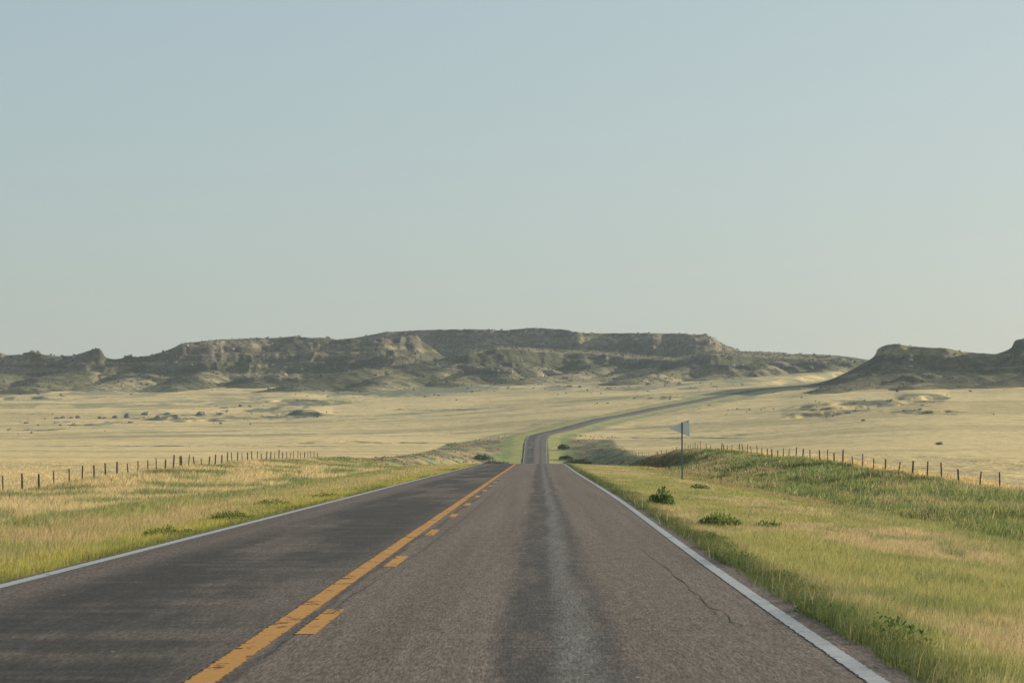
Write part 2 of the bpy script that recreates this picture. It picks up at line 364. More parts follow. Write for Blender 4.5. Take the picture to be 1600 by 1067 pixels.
def mat_asphalt():
    t = NT('worn_asphalt'); u = t.attr('u').outputs['Fac']; v = t.attr('v').outputs['Fac']
    cb = t.n('ShaderNodeCombineXYZ'); t.link(u, cb.inputs[0]); t.link(v, cb.inputs[1]); p = cb.outputs[0]
    wob = t.math('MULTIPLY', t.math('SUBTRACT', t.noise(t.vscale(p, (.8, .09, 1)), 1.0, 5, .6), .5), .55)
    uu = t.math('ADD', u, wob)
    def band(a, b, s=.12):
        return t.math('MULTIPLY', t.ramp(uu, a - s, a + s), t.ramp(uu, b - s, b + s, 1.0, 0.0))
    agg = t.noise(t.vscale(p, (46, 4.2, 1)), 1.0, 4, .75); agg2 = t.noise(t.vscale(p, (12, 1.1, 1)), 1.0, 5, .75)
    streak = t.noise(t.vscale(p, (2.6, .03, 1)), 1.0, 6, .6)           # long wheel-worn streaks
    ripple = t.noise(t.vscale(p, (.24, .95, 1)), 1.0, 3, .5)           # transverse ridges
    patch = t.noise(t.vscale(p, (.5, .055, 1)), 1.0, 5, .6)
    base = t.mix(t.ramp(streak, .3, .7), (.098, .0755, .060), (.135, .108, .0875))
    base = t.mix(t.math('MULTIPLY', t.ramp(u, -1.9, -2.1), .35), base, (0.056, 0.050, 0.046))
    blot = t.noise(t.vscale(p, (3.5, .28, 1)), 1.0, 5, .7); rip2 = t.noise(t.vscale(p, (.9, 2.6, 1)), 1.0, 4, .65)
    lane = t.math('MULTIPLY', band(-.26, .56, .13), t.ramp(t.math('ADD', t.math('MULTIPLY', blot, .6), t.math('MULTIPLY', rip2, .4)), .36, .56, .30, 1.0))
    base = t.mix(t.math('MULTIPLY', lane, .88), base, (.026, .0265, .026))
    light = t.math('MULTIPLY', band(.17, .40, .08), t.ramp(blot, .36, .58, .35, .9)); base = t.mix(light, base, (.125, .117, .107))
    rungs = t.math('MULTIPLY', t.math('MULTIPLY', band(-.16, .52, .12), t.ramp(rip2, .54, .66)), .55); base = t.mix(rungs, base, (.125, .115, .105))
    left = t.math('MULTIPLY', band(-4.55, -2.12, .35), t.ramp(t.math('ADD', t.math('MULTIPLY', patch, .75), t.math('MULTIPLY', ripple, .25)), .40, .54)); base = t.mix(t.math('MULTIPLY', left, .92), base, (0.021, 0.0205, 0.020))
    rl = t.math('MULTIPLY', t.math('MULTIPLY', band(-4.9, -2.0, .4), t.ramp(ripple, .54, .66)), .40); base = t.mix(rl, base, (0.092, 0.083, 0.074))
    rr = t.math('MULTIPLY', t.math('MULTIPLY', band(.9, 1.45, .2), t.ramp(streak, .45, .65)), .30); base = t.mix(rr, base, (0.048, 0.043, 0.040))
    cen = t.math('MULTIPLY', band(-1.84, -1.76, .03), t.ramp(streak, .25, .5)); base = t.mix(t.math('MULTIPLY', cen, .6), base, (0.028, 0.027, 0.026))
    edge = t.ramp(u, 2.15, 2.35); base = t.mix(t.math('MULTIPLY', edge, .85), base, (0.048, 0.042, 0.037))  # dark asphalt rim, with the verge grass's shade painted into its colour
    f = t.math('MULTIPLY', t.ramp(agg, .28, .74, .38, 1.75), t.ramp(agg2, .3, .7, .74, 1.28))
    cc = t.mix(1.0, base, t.mix(1.0, (1, 1, 1), f, 'MULTIPLY'), 'MULTIPLY')
    vo = t.n('ShaderNodeTexVoronoi'); t.link(p, vo.inputs['Vector']); vo.inputs['Scale'].default_value = 3.2
    sp = t.math('MULTIPLY', t.math('LESS_THAN', vo.outputs['Distance'], .035), t.math('GREATER_THAN', t.n('ShaderNodeSeparateColor').outputs[0], 2.0))
    sc = t.n('ShaderNodeSeparateColor'); t.link(vo.outputs['Color'], sc.inputs[0])
    sp = t.math('MULTIPLY', t.math('LESS_THAN', vo.outputs['Distance'], .045), t.math('GREATER_THAN', sc.outputs[0], .86)); cc = t.mix(sp, cc, (.55, .50, .42))
    hb = t.math('ADD', t.math('MULTIPLY', agg, .006), t.math('MULTIPLY', ripple, .010))
    return t.done(t.bsdf(cc, .88, .15, normal=t.bump(hb, 1.0, .7)))

def mat_paint(name, a, b, wear, edge, uscale=9.0):
    """road paint, worn through to the asphalt in cracks across it and at its ragged rims (attribute s is -1..1 across the stripe)"""
    t = NT(name); u = t.attr('u').outputs['Fac']; v = t.attr('v').outputs['Fac']; s = t.math('ABSOLUTE', t.attr('s').outputs['Fac'])
    cb = t.n('ShaderNodeCombineXYZ'); t.link(u, cb.inputs[0]); t.link(v, cb.inputs[1]); p = cb.outputs[0]
    n = t.noise(p, uscale, 5, .7); c = t.mix(t.ramp(n, .3, .7), a, b)
    cr = t.noise(t.vscale(p, (3.2, 1.5, 1)), 1.0, 6, .7); fine = t.noise(p, 40.0, 3, .7)
    hole = t.math('MAXIMUM', t.ramp(t.math('ADD', t.math('MULTIPLY', cr, .8), t.math('MULTIPLY', fine, .2)), wear, wear + .04), t.ramp(t.math('ADD', s, t.math('MULTIPLY', t.math('SUBTRACT', n, .5), edge)), .86, .96))
    c = t.mix(t.math('MULTIPLY', t.ramp(fine, .55, .75), .35), c, (.12, .105, .09))
    sh = t.bsdf(c, .7, .25); tr = t.n('ShaderNodeBsdfTransparent'); m = t.n('ShaderNodeMixShader')
    t.link(hole, m.inputs[0]); t.link(sh, m.inputs[1]); t.link(tr.outputs[0], m.inputs[2])
    return t.done(m.outputs[0])

M_GROUND = mat_ground(); M_HILLS = mat_hills(); M_BLADE = mat_blade(); M_ROAD = mat_asphalt()
M_WHITE = mat_paint('white_road_paint', (.27, .285, .29), (.40, .405, .40), .61, 1.1)
M_YELLOW = mat_paint('yellow_road_paint', (.385, .172, .024), (.475, .230, .038), .555, 1.15)
M_CRACK = mat_simple('crack_filler', (.03, .028, .026), (.05, .046, .042), 8)
M_WOOD = mat_simple('weathered_post_wood', (.085, .055, .038), (.17, .12, .085), 14, .9, .1, 0, .01, (1, 1, .15))
M_RUST = mat_simple('rusty_steel', (.10, .045, .028), (.19, .085, .045), 22, .8, .3)
M_ORANGE = mat_simple('orange_painted_post', (.36, .11, .05), (.46, .17, .08), 14, .7, .3)
M_WIRE = mat_simple('fence_wire_steel', (.13, .11, .095), (.22, .19, .16), 9, .6, .4, .6)
M_ALU = mat_simple('bare_aluminium_sheet', (.72, .715, .70), (.82, .815, .80), 3.0, .6, .4, 0.0)
M_POST = mat_simple('dull_galvanised_steel', (.17, .18, .185), (.25, .255, .26), 10, .6, .4, .3)
M_LEAF = mat_leaf('weed_leaves', (.075, .125, .036), (.185, .23, .08)); M_LEAFY = mat_leaf('pale_weed_leaves', (.13, .18, .05), (.24, .27, .085))
M_SHRUB = mat_leaf('shrub_leaves', (.035, .055, .026), (.085, .11, .05)); M_SAGE = mat_leaf('sage_leaves', (.075, .085, .055), (.15, .155, .10))
M_STEM = mat_simple('plant_stem', (.10, .12, .05), (.18, .16, .08), 12)
M_OUT = mat_simple('dull_clay_rock', (.15, .13, .11), (.29, .25, .21), .9, .95, .1, 0, .3)
M_ROCK = mat_simple('pale_clay_rock', (.24, .20, .165), (.42, .36, .30), .6, .95, .1, 0, .3)

# ------------------------------------------------------------------ ground sheet
ys = [-60.0]
while ys[-1] < 6200:
    y = ys[-1]
    if y < 10: d = 3.0
    elif y < 300: d = max(.22, y * .0045)
    elif y < 1000: d = 2.2
    elif y < 1950: d = 2.2
    elif y < 2300: d = 12
    else: d = 80
    ys.append(y + d)
ys = np.array(ys)
us = np.concatenate([np.linspace(-1.4, -.26, 40)[:-1], np.arange(-.26, .2601, .0006), np.linspace(.26, 1.4, 40)[1:]])
YY = np.repeat(ys, len(us)); UU = np.tile(us, len(ys)); XX = UU * (YY + 75.0)
ZZ = ground(XX, YY)
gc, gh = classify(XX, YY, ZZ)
dR_, dL_ = lat(XX, YY); near_ = 1 - sst(250, 420, YY)
gc = mixc(gc, np.tile(np.array([.16, .13, .08]), (len(gc), 1)), .35 * near_ * (fbm(XX / .4, YY / .9, 3, 171) > .5))
bare = (1 - sst(.25, .55, np.where(XX > -1.5, dR_, dL_ - .05) + (fbm(XX / .3, YY / .8, 3, 172) - .5) * .5)); gc = mixc(gc, np.tile(np.array([.065, .055, .046]), (len(gc), 1)), bare * (YY < 1000))  # bare soil beside the pavement, coloured darker to paint in grass shadow
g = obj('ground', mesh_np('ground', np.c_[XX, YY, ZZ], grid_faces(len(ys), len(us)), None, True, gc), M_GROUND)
tag(g, 'dry yellow prairie with green ditches falling and rising towards the hills', 'ground', 'structure')
del XX, YY, UU, ZZ, gc, gh

# ------------------------------------------------------------------ hills
def sky(pts):
    p = np.array(pts, float); xs = np.arange(-1200, 2900, 1.5); v = np.interp(xs, p[:, 0], p[:, 1])
    return xs, gsmooth(v, 1.1), gsmooth(v, 17.0)
A_S = sky([(-1200, 700), (380, 600), (470, 540), (520, 531), (557, 527), (584, 522), (602, 518), (644, 516), (689, 514.6), (736, 514), (794, 516), (801, 514), (832, 511.8), (864, 513.5), (888, 515), (898, 518.5), (919, 520), (951, 520.5), (1003, 520), (1069, 521),
            (1095, 522.8), (1105.5, 520.5), (1107.5, 526), (1118.6, 527), (1124, 535), (1147, 543), (1158, 549), (1179, 549), (1211, 550), (1232, 552.5), (1285, 554), (1311, 556), (1337, 559), (1353, 562), (1420, 575), (1600, 590), (2900, 600)])
C_S = sky([(-1200, 556), (-400, 548), (-60, 553), (0, 551), (8, 554), (34, 554), (42, 549.6), (52, 548), (66, 553.5), (89, 555.6), (115, 555), (131, 549.6), (147, 544.5), (155, 543.5), (160, 551), (163, 559), (178, 561), (192, 559.5), (193.5, 555), (202, 555), (210, 557.4), (234, 555),
            (257, 548), (277, 540), (281, 536), (299, 534), (318, 533), (341, 530), (367, 529), (420, 528), (434, 526.7), (460, 524.6), (487, 527.8), (507, 527), (515, 530), (536, 530.5), (560, 530), (600, 528), (625, 526), (640, 523.5), (652, 523), (659, 534), (672, 541), (686, 552), (700, 560),
            (730, 582), (780, 602), (2900, 620)])
B_S = sky([(-1200, 640), (540, 614), (600, 602), (650, 585), (690, 570), (712, 561), (722, 555), (735, 551), (760, 548), (775, 544), (800, 546), (820, 547), (842, 549), (870, 551), (927, 552), (960, 555), (990, 559), (1016, 561), (1056, 564), (1084, 559), (1103, 554), (1129, 554), (1155, 556), (1200, 559), (1260, 560),
            (1311, 562), (1360, 568), (1460, 590), (2900, 600)])
D_S = sky([(-1200, 640), (1225, 618), (1253, 608.6), (1272, 601), (1298, 593), (1324, 581), (1350, 566.6), (1367, 556), (1370.5, 545), (1383, 539.5), (1398, 537), (1421, 540), (1458, 543.5), (1477, 543.5), (1495, 548), (1521, 551), (1555, 553), (1568, 549), (1581, 543), (1583.5, 532.5), (1589, 530), (1600, 528.5), (1660, 527),
            (1760, 535), (2000, 530), (2900, 540)])
E_S = sky([(-1200, 640), (150, 615), (166, 590), (172, 578), (184, 572), (236, 569), (250, 576), (262, 590), (300, 600), (360, 600), (378, 588), (388, 578), (420, 576), (470, 577), (489, 581), (510, 596), (2900, 640)])

def yc_tab(pts):
    p = np.array(pts, float); return lambda px: np.interp(px, p[:, 0], p[:, 1])
LAY = [(A_S, yc_tab([(0, 2450), (800, 2460), (880, 2450), (900, 2400), (1020, 2390), (1110, 2420), (1300, 2500)]), 96, .012, 2500, 201),
       (C_S, yc_tab([(-500, 1930), (0, 1925), (160, 1940), (200, 1950), (280, 1965), (420, 2015), (560, 2035), (600, 2035), (650, 2045), (700, 2065)]), 104, .018, 420, 211),
       (B_S, yc_tab([(540, 1975), (640, 1995), (730, 1975), (790, 2010), (850, 2040), (880, 2075), (1000, 2085), (1060, 2010), (1110, 1985), (1160, 2020), (1300, 2090), (1400, 2100)]), 80, .043, 310, 221)]
LAYD = [(D_S, yc_tab([(1200, 1560), (1370, 1558), (1420, 1556), (1500, 1562), (1560, 1564), (1590, 1556), (1700, 1556)]), 84, .015, 90, 241)]

KNOBS = [(60, 1900, 26, 9), (120, 1915, 20, 10), (215, 1880, 26, 12), (250, 1888, 16, 8), (395, 1872, 18, 9), (430, 1880, 24, 10), (480, 1886, 16, 7), (330, 1905, 24, 10), (560, 1905, 24, 12), (610, 1890, 16, 7), (730, 1925, 22, 17), (765, 1915, 26, 15), (800, 1935, 24, 13),
         (700, 1900, 16, 6), (840, 1965, 22, 11), (905, 1990, 18, 8), (960, 2000, 24, 8), (1040, 1960, 22, 9), (1085, 1940, 24, 14), (1120, 1935, 26, 15), (1160, 1955, 22, 12), (1215, 1990, 22, 12), (1270, 2010, 22, 11), (1320, 2030, 18, 8), (1010, 2330, 24, 8), (900, 2320, 24, 8)]
KNOBSD = [(1330, 1500, 14, 4), (1405, 1478, 16, 7), (1450, 1488, 18, 8), (1500, 1510, 18, 8), (1545, 1520, 16, 7), (1590, 1500, 18, 8), (1640, 1500, 20, 9)]
SPURS = [(715, 1955, 545, 1780, 12, 26), (660, 1965, 420, 1765, 13, 30), (345, 1925, 225, 1775, 10, 26), (140, 1895, -20, 1745, 10, 26), (40, 1885, -100, 1750, 9, 26), (1100, 1965, 950, 1815, 11, 24), (930, 2015, 800, 1860, 9, 24), (1190, 1995, 1090, 1880, 9, 22),
         (500, 1970, 370, 1830, 9, 24), (250, 1915, 110, 1780, 8, 24), (800, 1965, 680, 1830, 9, 22), (585, 1965, 480, 1850, 8, 20), (1010, 2000, 890, 1890, 8, 22), (430, 1955, 320, 1850, 8, 22)]
SPURSD = [(1410, 1495, 1290, 1395, 6, 20), (1570, 1515, 1440, 1400, 7, 22), (1480, 1500, 1390, 1430, 5, 16), (1640, 1510, 1540, 1410, 6, 20)]
def hills(X, Y, layers):
    px = VX + F * X / Y
    G = ground(X, Y, False)
    z = G - 3.0; rock = np.zeros_like(X); face = np.zeros_like(X); top = np.zeros_like(X)
    w1 = fbm(X / 85, Y / 85, 4, 251) - .5; w2 = fbm(X / 24, Y / 24, 3, 252) - .5
    for (S, ycf, D, sb, back, seed) in layers:
        bil = np.abs(fbm(X / 15, Y / 30, 3, seed + 4) - .5) * 2
        wob = (fbm(X / 130, Y / 400, 4, seed, .5) - .5) * 100 + w1 * 36 + w2 * 6 + (bil - .3) * 5
        Xw = X + w1 * 60 + w2 * 14
        rdg = np.clip(1 - np.abs(fbm(Xw / 120, Y / 900, 2, seed + 2) - .5) * 4.2, 0, 1)
        Yc = ycf(px) + wob
        Dl = D * (.85 + .75 * rdg ** 1.4)
        tr = np.clip((Y - (Yc - Dl)) / Dl, 0, 1)
        pxw = px + (1 - tr) * ((fbm(X / 30, Y / 22, 3, seed + 12) - .5) * 90)
        cw = sst(.70, 1.0, (Y - (Yc - Dl)) / Dl)
        zt = pz(np.interp(px, S[0], S[1]) * cw + np.interp(pxw, S[0], S[2]) * (1 - cw), np.minimum(Yc, ycf(px) + 30))
        foot = G
        H = zt - foot
        t = (Y - (Yc - Dl)) / Dl
        gul = np.abs(fbm(Xw / 26, Y / 170, 4, seed + 1, .55) - .5) * 2
        t = t + (.28 - gul) * .13 * np.exp(-((t - .55) / .36) ** 2)
        tc = np.clip(t, 0, 1)
        k_ = fbm(X / 60, Y / 60, 2, seed + 3)
        cl = .62 + .26 * k_                                             # where the cliff band starts
        rel = np.where(tc < cl, (.40 + .35 * k_) * (tc / cl) ** 1.85, (.40 + .35 * k_) + (.60 - .35 * k_) * sst(0, 1, (tc - cl) / (1 - cl)) ** .8)
        ph = rel * 4.2 + (fbm(X / 70, Y / 70, 2, seed + 3) - .5) * 1.2
        rel = rel + .052 * np.sin(2 * np.pi * ph) * np.sin(np.pi * np.clip(rel, 0, 1))
        beh = np.clip(Y - Yc, 0, None)
        zl = np.where(t < 1, foot + np.maximum(H, 0) * rel, zt + sb * beh)
        fall = sst(back, back + 160, beh); zl = zl * (1 - fall) + (G - 3) * fall
        zl = np.where((H < .3) | (t < -.02), G - 3.0, zl)
        onface = np.clip(1 - np.abs(t - .6) / .45, 0, 1) * np.clip(H / 12, 0, 1)
        rim = np.exp(-((t - .93) / .10) ** 2) * np.clip(H / 15, 0, 1)
        zl = zl + onface * ((fbm(X / 8, Y / 8, 4, seed + 5, .6) - .5) * 2.4 + (.35 - np.abs(fbm(X / 20, Y / 20, 3, seed + 6) - .5) * 2) * 1.3) - rim * bil * 3.0
        m = zl > z
        rk = sst(.62, .80, tc + (fbm(X / 20, Y / 30, 3, seed + 7) - .5) * .7) * (t < 1.08) * sst(.40, .58, fbm(X / 55, Y / 200, 3, seed + 8))
        rk = np.maximum(rk, sst(.56, .66, fbm(X / 17, Y / 17, 3, seed + 9)) * onface * .45)
        rock = np.where(m, rk, rock); face = np.where(m, np.clip(t, 0, 1) * (t < 1.02), face); top = np.where(m, (t >= 1) * 1.0, top)
        z = np.where(m, zl, z)
    nk = fbm(X / 14, Y / 14, 4, 261, .6) - .5
    for kx, ky, r, h in (KNOBSD if layers is LAYD else KNOBS):
        x0 = (kx - VX) / F * ky
        q = np.hypot((X + w2 * 16 - x0) / (1.25 * r), (Y + w1 * 20 - ky) / r) + nk * .55
        if not np.any(q < 1): continue
        zk = G - .6 + .75 * h * np.where(q < .35, 1.0 - .12 * (q / .35) ** 2, .88 * np.clip((1 - q) / .65, 0, 1) ** 1.25) + nk * 3 * (q < 1)
        m = (q < 1) & (zk > z); z = np.where(m, zk, z); face = np.where(m, np.clip(1 - q, 0, .95), face); top = np.where(m, 0, top)
        rock = np.where(m, sst(.45, .75, 1 - q + nk * .8), rock)
    for p0, y0, p1, y1, h, w in (SPURSD if layers is LAYD else SPURS):
        ax, bx = (p0 - VX) / F * y0, (p1 - VX) / F * y1
        dx_, dy_ = bx - ax, y1 - y0; L2 = dx_ * dx_ + dy_ * dy_
        xx = X + w1 * 40; yy = Y + w2 * 20
        sp = np.clip(((xx - ax) * dx_ + (yy - y0) * dy_) / L2, -.3, 1.0)
        q = np.hypot(xx - ax - sp * dx_, yy - y0 - sp * dy_) / (w * (1.15 - .5 * np.clip(sp, 0, 1))) + nk * .30
        zk = G - .35 + h * (1 - np.clip(sp, 0, 1)) ** .75 * np.clip(1 - q * q, 0, 1) ** 1.3 * (1 + .5 * nk)
        m = (q < 1) & (zk > z) & (zk > G - .2)
        z = np.where(m, zk, z); face = np.where(m, .05 + .25 * (nk + .3), face); top = np.where(m, 0, top); rock = np.where(m, 0, rock)
    return z, rock, face, top, px

def build_hills(name, pxs, yvals, layers, label):
    P = np.tile(pxs, len(yvals)); Y = np.repeat(yvals, len(pxs)); X = (P - VX) / F * Y
    z, rock, face, top, px = hills(X, Y, layers)
    n = len(z)
    n1 = fbm(X / 30, Y / 30, 4, 301); n2 = fbm(X / 8, Y / 12, 4, 302, .6)
    c = mixc(np.tile(np.array([.108, .112, .058]), (n, 1)), np.tile(np.array([.062, .072, .040]), (n, 1)), sst(.40, .62, n2))
    c = mixc(c, np.tile(np.array([.27, .235, .13]), (n, 1)), sst(.5, .72, n1) * .5)
    tc = mixc(np.tile(np.array([.33, .285, .15]), (n, 1)), np.tile(np.array([.13, .135, .072]), (n, 1)), sst(.42, .6, n2))
    strat = fbm(X / 160, (z + 3 * fbm(X / 50, Y / 50, 2, 305)) / 2.6, 3, 304, .6)
    c = mixc(c, np.tile(np.array([.30, .262, .145]), (n, 1)), sst(.54, .66, strat) * sst(.15, .4, face) * .75)
    c = mixc(c, np.tile(np.array([.052, .062, .036]), (n, 1)), sst(.56, .64, 1 - strat) * .6)
    c = mixc(c, tc, top)
    c = mixc(c, np.tile(np.array([.37, .315, .175]), (n, 1)), (1 - sst(-.05, .30, face + (fbm(X / 45, Y / 120, 4, 306) - .5) * .9)) * (1 - top) * .85)
    rc = mixc(np.tile(np.array([.275, .222, .18]), (n, 1)), np.tile(np.array([.19, .155, .128]), (n, 1)), sst(.4, .6, fbm(X / 12, z / 2.2, 3, 303)))
    c = mixc(c, rc, rock * .48)
    c = c * .80
    o = obj(name, mesh_np(name, np.c_[X, Y, z], grid_faces(len(yvals), len(pxs)), None, True, c, {'rock': rock}), M_HILLS)
    tag(o, label, 'hills', 'structure'); return o

pxs = np.concatenate([np.arange(-900, -60, 12.0), np.arange(-60, 1420, 1.7), np.arange(1420, 1700, 8.0)])
yv = np.concatenate([np.arange(1660, 2110, 2.1), np.arange(2110, 2270, 8), np.arange(2270, 2520, 3.5), np.arange(2520, 2800, 20)])
build_hills('hills', pxs, yv, LAY, 'long range of flat topped rocky badland hills along the skyline')
pxs = np.concatenate([np.arange(1190, 1680, 1.7), np.arange(1680, 2700, 14.0)])
yv = np.arange(1360, 1880, 2.0)
build_hills('butte_hill', pxs, yv, LAYD, 'dark shaded butte with a rocky cap at the right, nearer than the range')

def surf(x, y):
    """highest surface at a point"""
    x = np.atleast_1d(np.asarray(x, float)); y = np.atleast_1d(np.asarray(y, float)); g_ = ground(x, y)
    if np.any(y > 1400):
        a = hills(x, np.maximum(y, 1300), LAY)[0]; b = np.where(VX + F * x / np.maximum(y, 1) > 1190, hills(x, np.maximum(y, 1300), LAYD)[0], -99)
        return np.where(y > 1400, np.maximum(g_, np.maximum(a, b)), g_)
    return g_

# ------------------------------------------------------------------ road
ry = np.concatenate([np.arange(-30, 300, .5), np.arange(300, 1900, 2.0)])
xl = XL(ry); xr = XR(ry); cx = (xl + xr) / 2; half = (xr - xl) / 2
dx = np.gradient(cx, ry); nx = 1 / np.sqrt(1 + dx ** 2); ny = -dx * nx
def ribbon(a, b, nseg, y, z_off, side=None):
    """strip between lateral offsets a..b (arrays, metres from the centre line)"""
    k = np.linspace(0, 1, nseg + 1)
    c_ = np.interp(y, ry, cx); n1 = np.interp(y, ry, nx); n2 = np.interp(y, ry, ny)
    off = a[:, None] * (1 - k) + b[:, None] * k
    X = c_[:, None] + off * n1[:, None]; Y = y[:, None] + off * n2[:, None]
    Z = np.repeat(RZ(y)[:, None] + z_off, nseg + 1, 1)
    lanes = off + (-1.64)                                           # lateral position used by the wear pattern
    return np.stack([X, Y, Z], -1).reshape(-1, 3), lanes.ravel(), np.repeat(y, nseg + 1), np.tile(np.linspace(-1, 1, nseg + 1), len(y)), grid_faces(len(y), nseg + 1)
shr = np.interp(ry, [0, 40, 120, 300], [.28, .27, .25, .22]) + (fbm(ry / 1.3, ry * 0, 3, 401) - .5) * .12; shl = .14 + (fbm(ry / 1.3, ry * 0 + 5, 3, 402) - .5) * .10
V, u, v, s, q = ribbon(-half - shl, half + shr, 24, ry, 0.0)
# pavement edge turned down into the verge
nc = 25; P = V.reshape(-1, nc, 3); lo = P[:, :1].copy(); lo[:, :, 2] -= .16; lo[:, :, 0] -= .02; hi = P[:, -1:].copy(); hi[:, :, 2] -= .16; hi[:, :, 0] += .02
P = np.concatenate([lo, P, hi], 1); U = u.reshape(-1, nc); U = np.concatenate([U[:, :1], U, U[:, -1:]], 1); W = np.repeat(ry[:, None], nc + 2, 1)
road = obj('road', mesh_np('road', P.reshape(-1, 3), grid_faces(len(ry), nc + 2), None, False, None, {'u': U.ravel(), 'v': W.ravel()}), M_ROAD)
tag(road, 'worn two lane asphalt highway running over a crest and bending right', 'road', 'structure')
def stripe(name, a, b, y, mat, z=.004):
    V, u, v, s, q = ribbon(a, b, 2, y, z)
    o = obj(name, mesh_np(name, V, q, None, False, None, {'u': u, 'v': v, 's': s}), mat, road); return o
hh = np.interp(ry, ry, half)
stripe('edge_line', hh - .07, hh + .07, ry, M_WHITE); stripe('edge_line', -hh - .08, -hh + .08, ry, M_WHITE)
yn = np.arange(-30, 300, .5); hN = np.interp(yn, ry, half); cN = np.interp(yn, ry, cx)
soff = np.interp(yn, [0, 70, 150, 260], [-1.94, -1.90, -1.86, -1.72]) - cN
stripe('centre_line', soff - .10, soff + .10, yn, M_YELLOW)
period = 11.95; y0 = 5918 / (990 - VY)
k = -3
while y0 + k * period < 275:
    a0 = y0 + k * period; yy = np.arange(a0, a0 + 3.5 if k < 3 else a0 + 3.1, .25)
    cN = np.interp(yy, ry, cx); so = np.interp(yy, [0, 70, 150, 260], [-1.685, -1.64, -1.60, -1.46]) - cN
    stripe('lane_dash', so - .085, so + .085, yy, M_YELLOW); k += 1
# cracks
def crack(pts, w, name='crack'):
    p = np.array([((x - VX) / (y - VY) * EYE, EYE * F / (y - VY)) for x, y in pts])
    t = np.linspace(0, len(p) - 1, len(p) * 9); x = np.interp(t, np.arange(len(p)), p[:, 0]); y = np.interp(t, np.arange(len(p)), p[:, 1])
    x = x + (fbm(t * 1.7, t * 0, 3, 411) - .5) * .10; y = y + (fbm(t * 1.9, t * 0 + 3, 3, 412) - .5) * .5
    ww = .6 * w * (.3 + 1.1 * vnoise(t * 2, t * 0, 413)); d = np.gradient(np.c_[x, y], axis=0); d /= np.linalg.norm(d, axis=1)[:, None] + 1e-9
    n = np.c_[-d[:, 1], d[:, 0]]; n[:, 1] *= 2.0
    V = np.stack([np.c_[np.c_[x, y] + n * ww[:, None], np.full(len(x), .003)], np.c_[np.c_[x, y] - n * ww[:, None], np.full(len(x), .003)]], 1).reshape(-1, 3)
    obj(name, mesh_np(name, V, grid_faces(len(x), 2), None, False), M_CRACK, road)
crack([(1000, 852), (1030, 880), (1052, 895), (1075, 915), (1092, 928), (1100, 945), (1125, 955), (1140, 970), (1160, 978)], .012)
crack([(1160, 978), (1200, 972), (1225, 974)], .010); crack([(1092, 928), (1108, 950), (1122, 962)], .007)
crack([(905, 803), (940, 804.5), (985, 804.5)], .016); crack([(868, 732), (830, 731.8), (800, 732)], .016); crack([(1075, 874), (1100, 875)], .01)
crack([(590, 905), (640, 872), (690, 838), (730, 806), (775, 769)], .012); crack([(420, 1030), (470, 985), (540, 940), (590, 905)], .012)
crack([(865, 858), (872, 857)], .02); crack([(372, 1031), (386, 1030)], .03)
crack([(425, 853.5), (440, 853)], .035)

# ------------------------------------------------------------------ grass
bV = []; bC = []; bG = []; stats = []
def blades(x, y, h, w, col, lean):
    n = len(x); z = ground(x, y) - .01
    a = RNG.uniform(0, 2 * np.pi, n); ca, sa = np.cos(a), np.sin(a)
    l = lean * h; b = RNG.uniform(0, 2 * np.pi, n); lx = np.cos(b) * l + .12 * h; ly = np.sin(b) * l
    base = np.c_[x, y, z]; wv = np.c_[ca, sa, 0 * ca] * (w / 2)[:, None]
    mid = base + np.c_[lx * .35, ly * .35, h * .58]; tip = base + np.c_[lx, ly, h]
    V = np.stack([base - wv, base + wv, mid + wv * .75, mid - wv * .75, tip], 1)
    f = RNG.uniform(.72, 1.30, n)[:, None] * (1 + RNG.normal(0, .05, (n, 3)))
    return V, np.clip(col * f, 0, .85)
def emit_grass(name, label, side, ya, yb, x0, x1, dens, dmin, dmax, hk=1.0, wide=.0032, fade=None):
    Vs = []; Cs = []
    edges = np.geomspace(ya, yb, max(2, int(math.log(yb / ya) / .12)))
    for a, b in zip(edges[:-1], edges[1:]):
        ym = (a + b) / 2; lo, hi = x0(ym), x1(ym)
        if hi <= lo: continue
        n = int(dens * min(1, (28.0 / ym)) ** 1.45 * (b - a) * (hi - lo))
        x = RNG.uniform(lo, hi, n); y = RNG.uniform(a, b, n)
        dR, dL = lat(x, y); d = dR if side > 0 else dL
        k = (d > dmin + (fbm(x / .5, y / 1.2, 2, 501) - .5) * .35) & (d < dmax) & (fbm(x / .35, y / .5, 2, 502) > RNG.uniform(.12, .52, n)); x = x[k]; y = y[k]
        if fade: k = RNG.random(len(x)) > sst(fade[0], fade[1], y + (fbm(x / 9, y / 9, 2, 503) - .5) * 40); x = x[k]; y = y[k]
        if not len(x): continue
        c, h = classify(x, y); n = len(x)
        if fade: c = c * np.array([.92, .95, 1.04])
        h = h * hk * RNG.uniform(.45, 1.25, n); tall = RNG.random(n) < .012; h = np.where(tall, h * 1.35, h); c = np.where(tall[:, None], np.array([.40, .33, .19]), c)
        w = wide * max(1, ym / 26.0) * RNG.uniform(.7, 1.5, n) * (1 + .8 * (h > .25))
        V, cc = blades(x, y, h, w, c, RNG.uniform(.1, .55, n)); Vs.append(V); Cs.append(cc)
    V = np.concatenate(Vs); cc = np.concatenate(Cs); n = len(V); i = np.arange(n)[:, None] * 5
    o = obj(name, mesh_np(name, V.reshape(-1, 3), i + np.array([[0, 1, 2, 3]]), i + np.array([[3, 2, 4]]), False, np.repeat(cc, 5, 0)), M_BLADE)
    tag(o, label, 'grass', 'stuff'); stats.append((name, n))
emit_grass('verge_grass', 'short tan and green mown grass between the right road edge and its ditch', 1, 14, 330, lambda y: 2.2, lambda y: min(.21 * y + 4.0, 14), 2000, .13, 10.2)
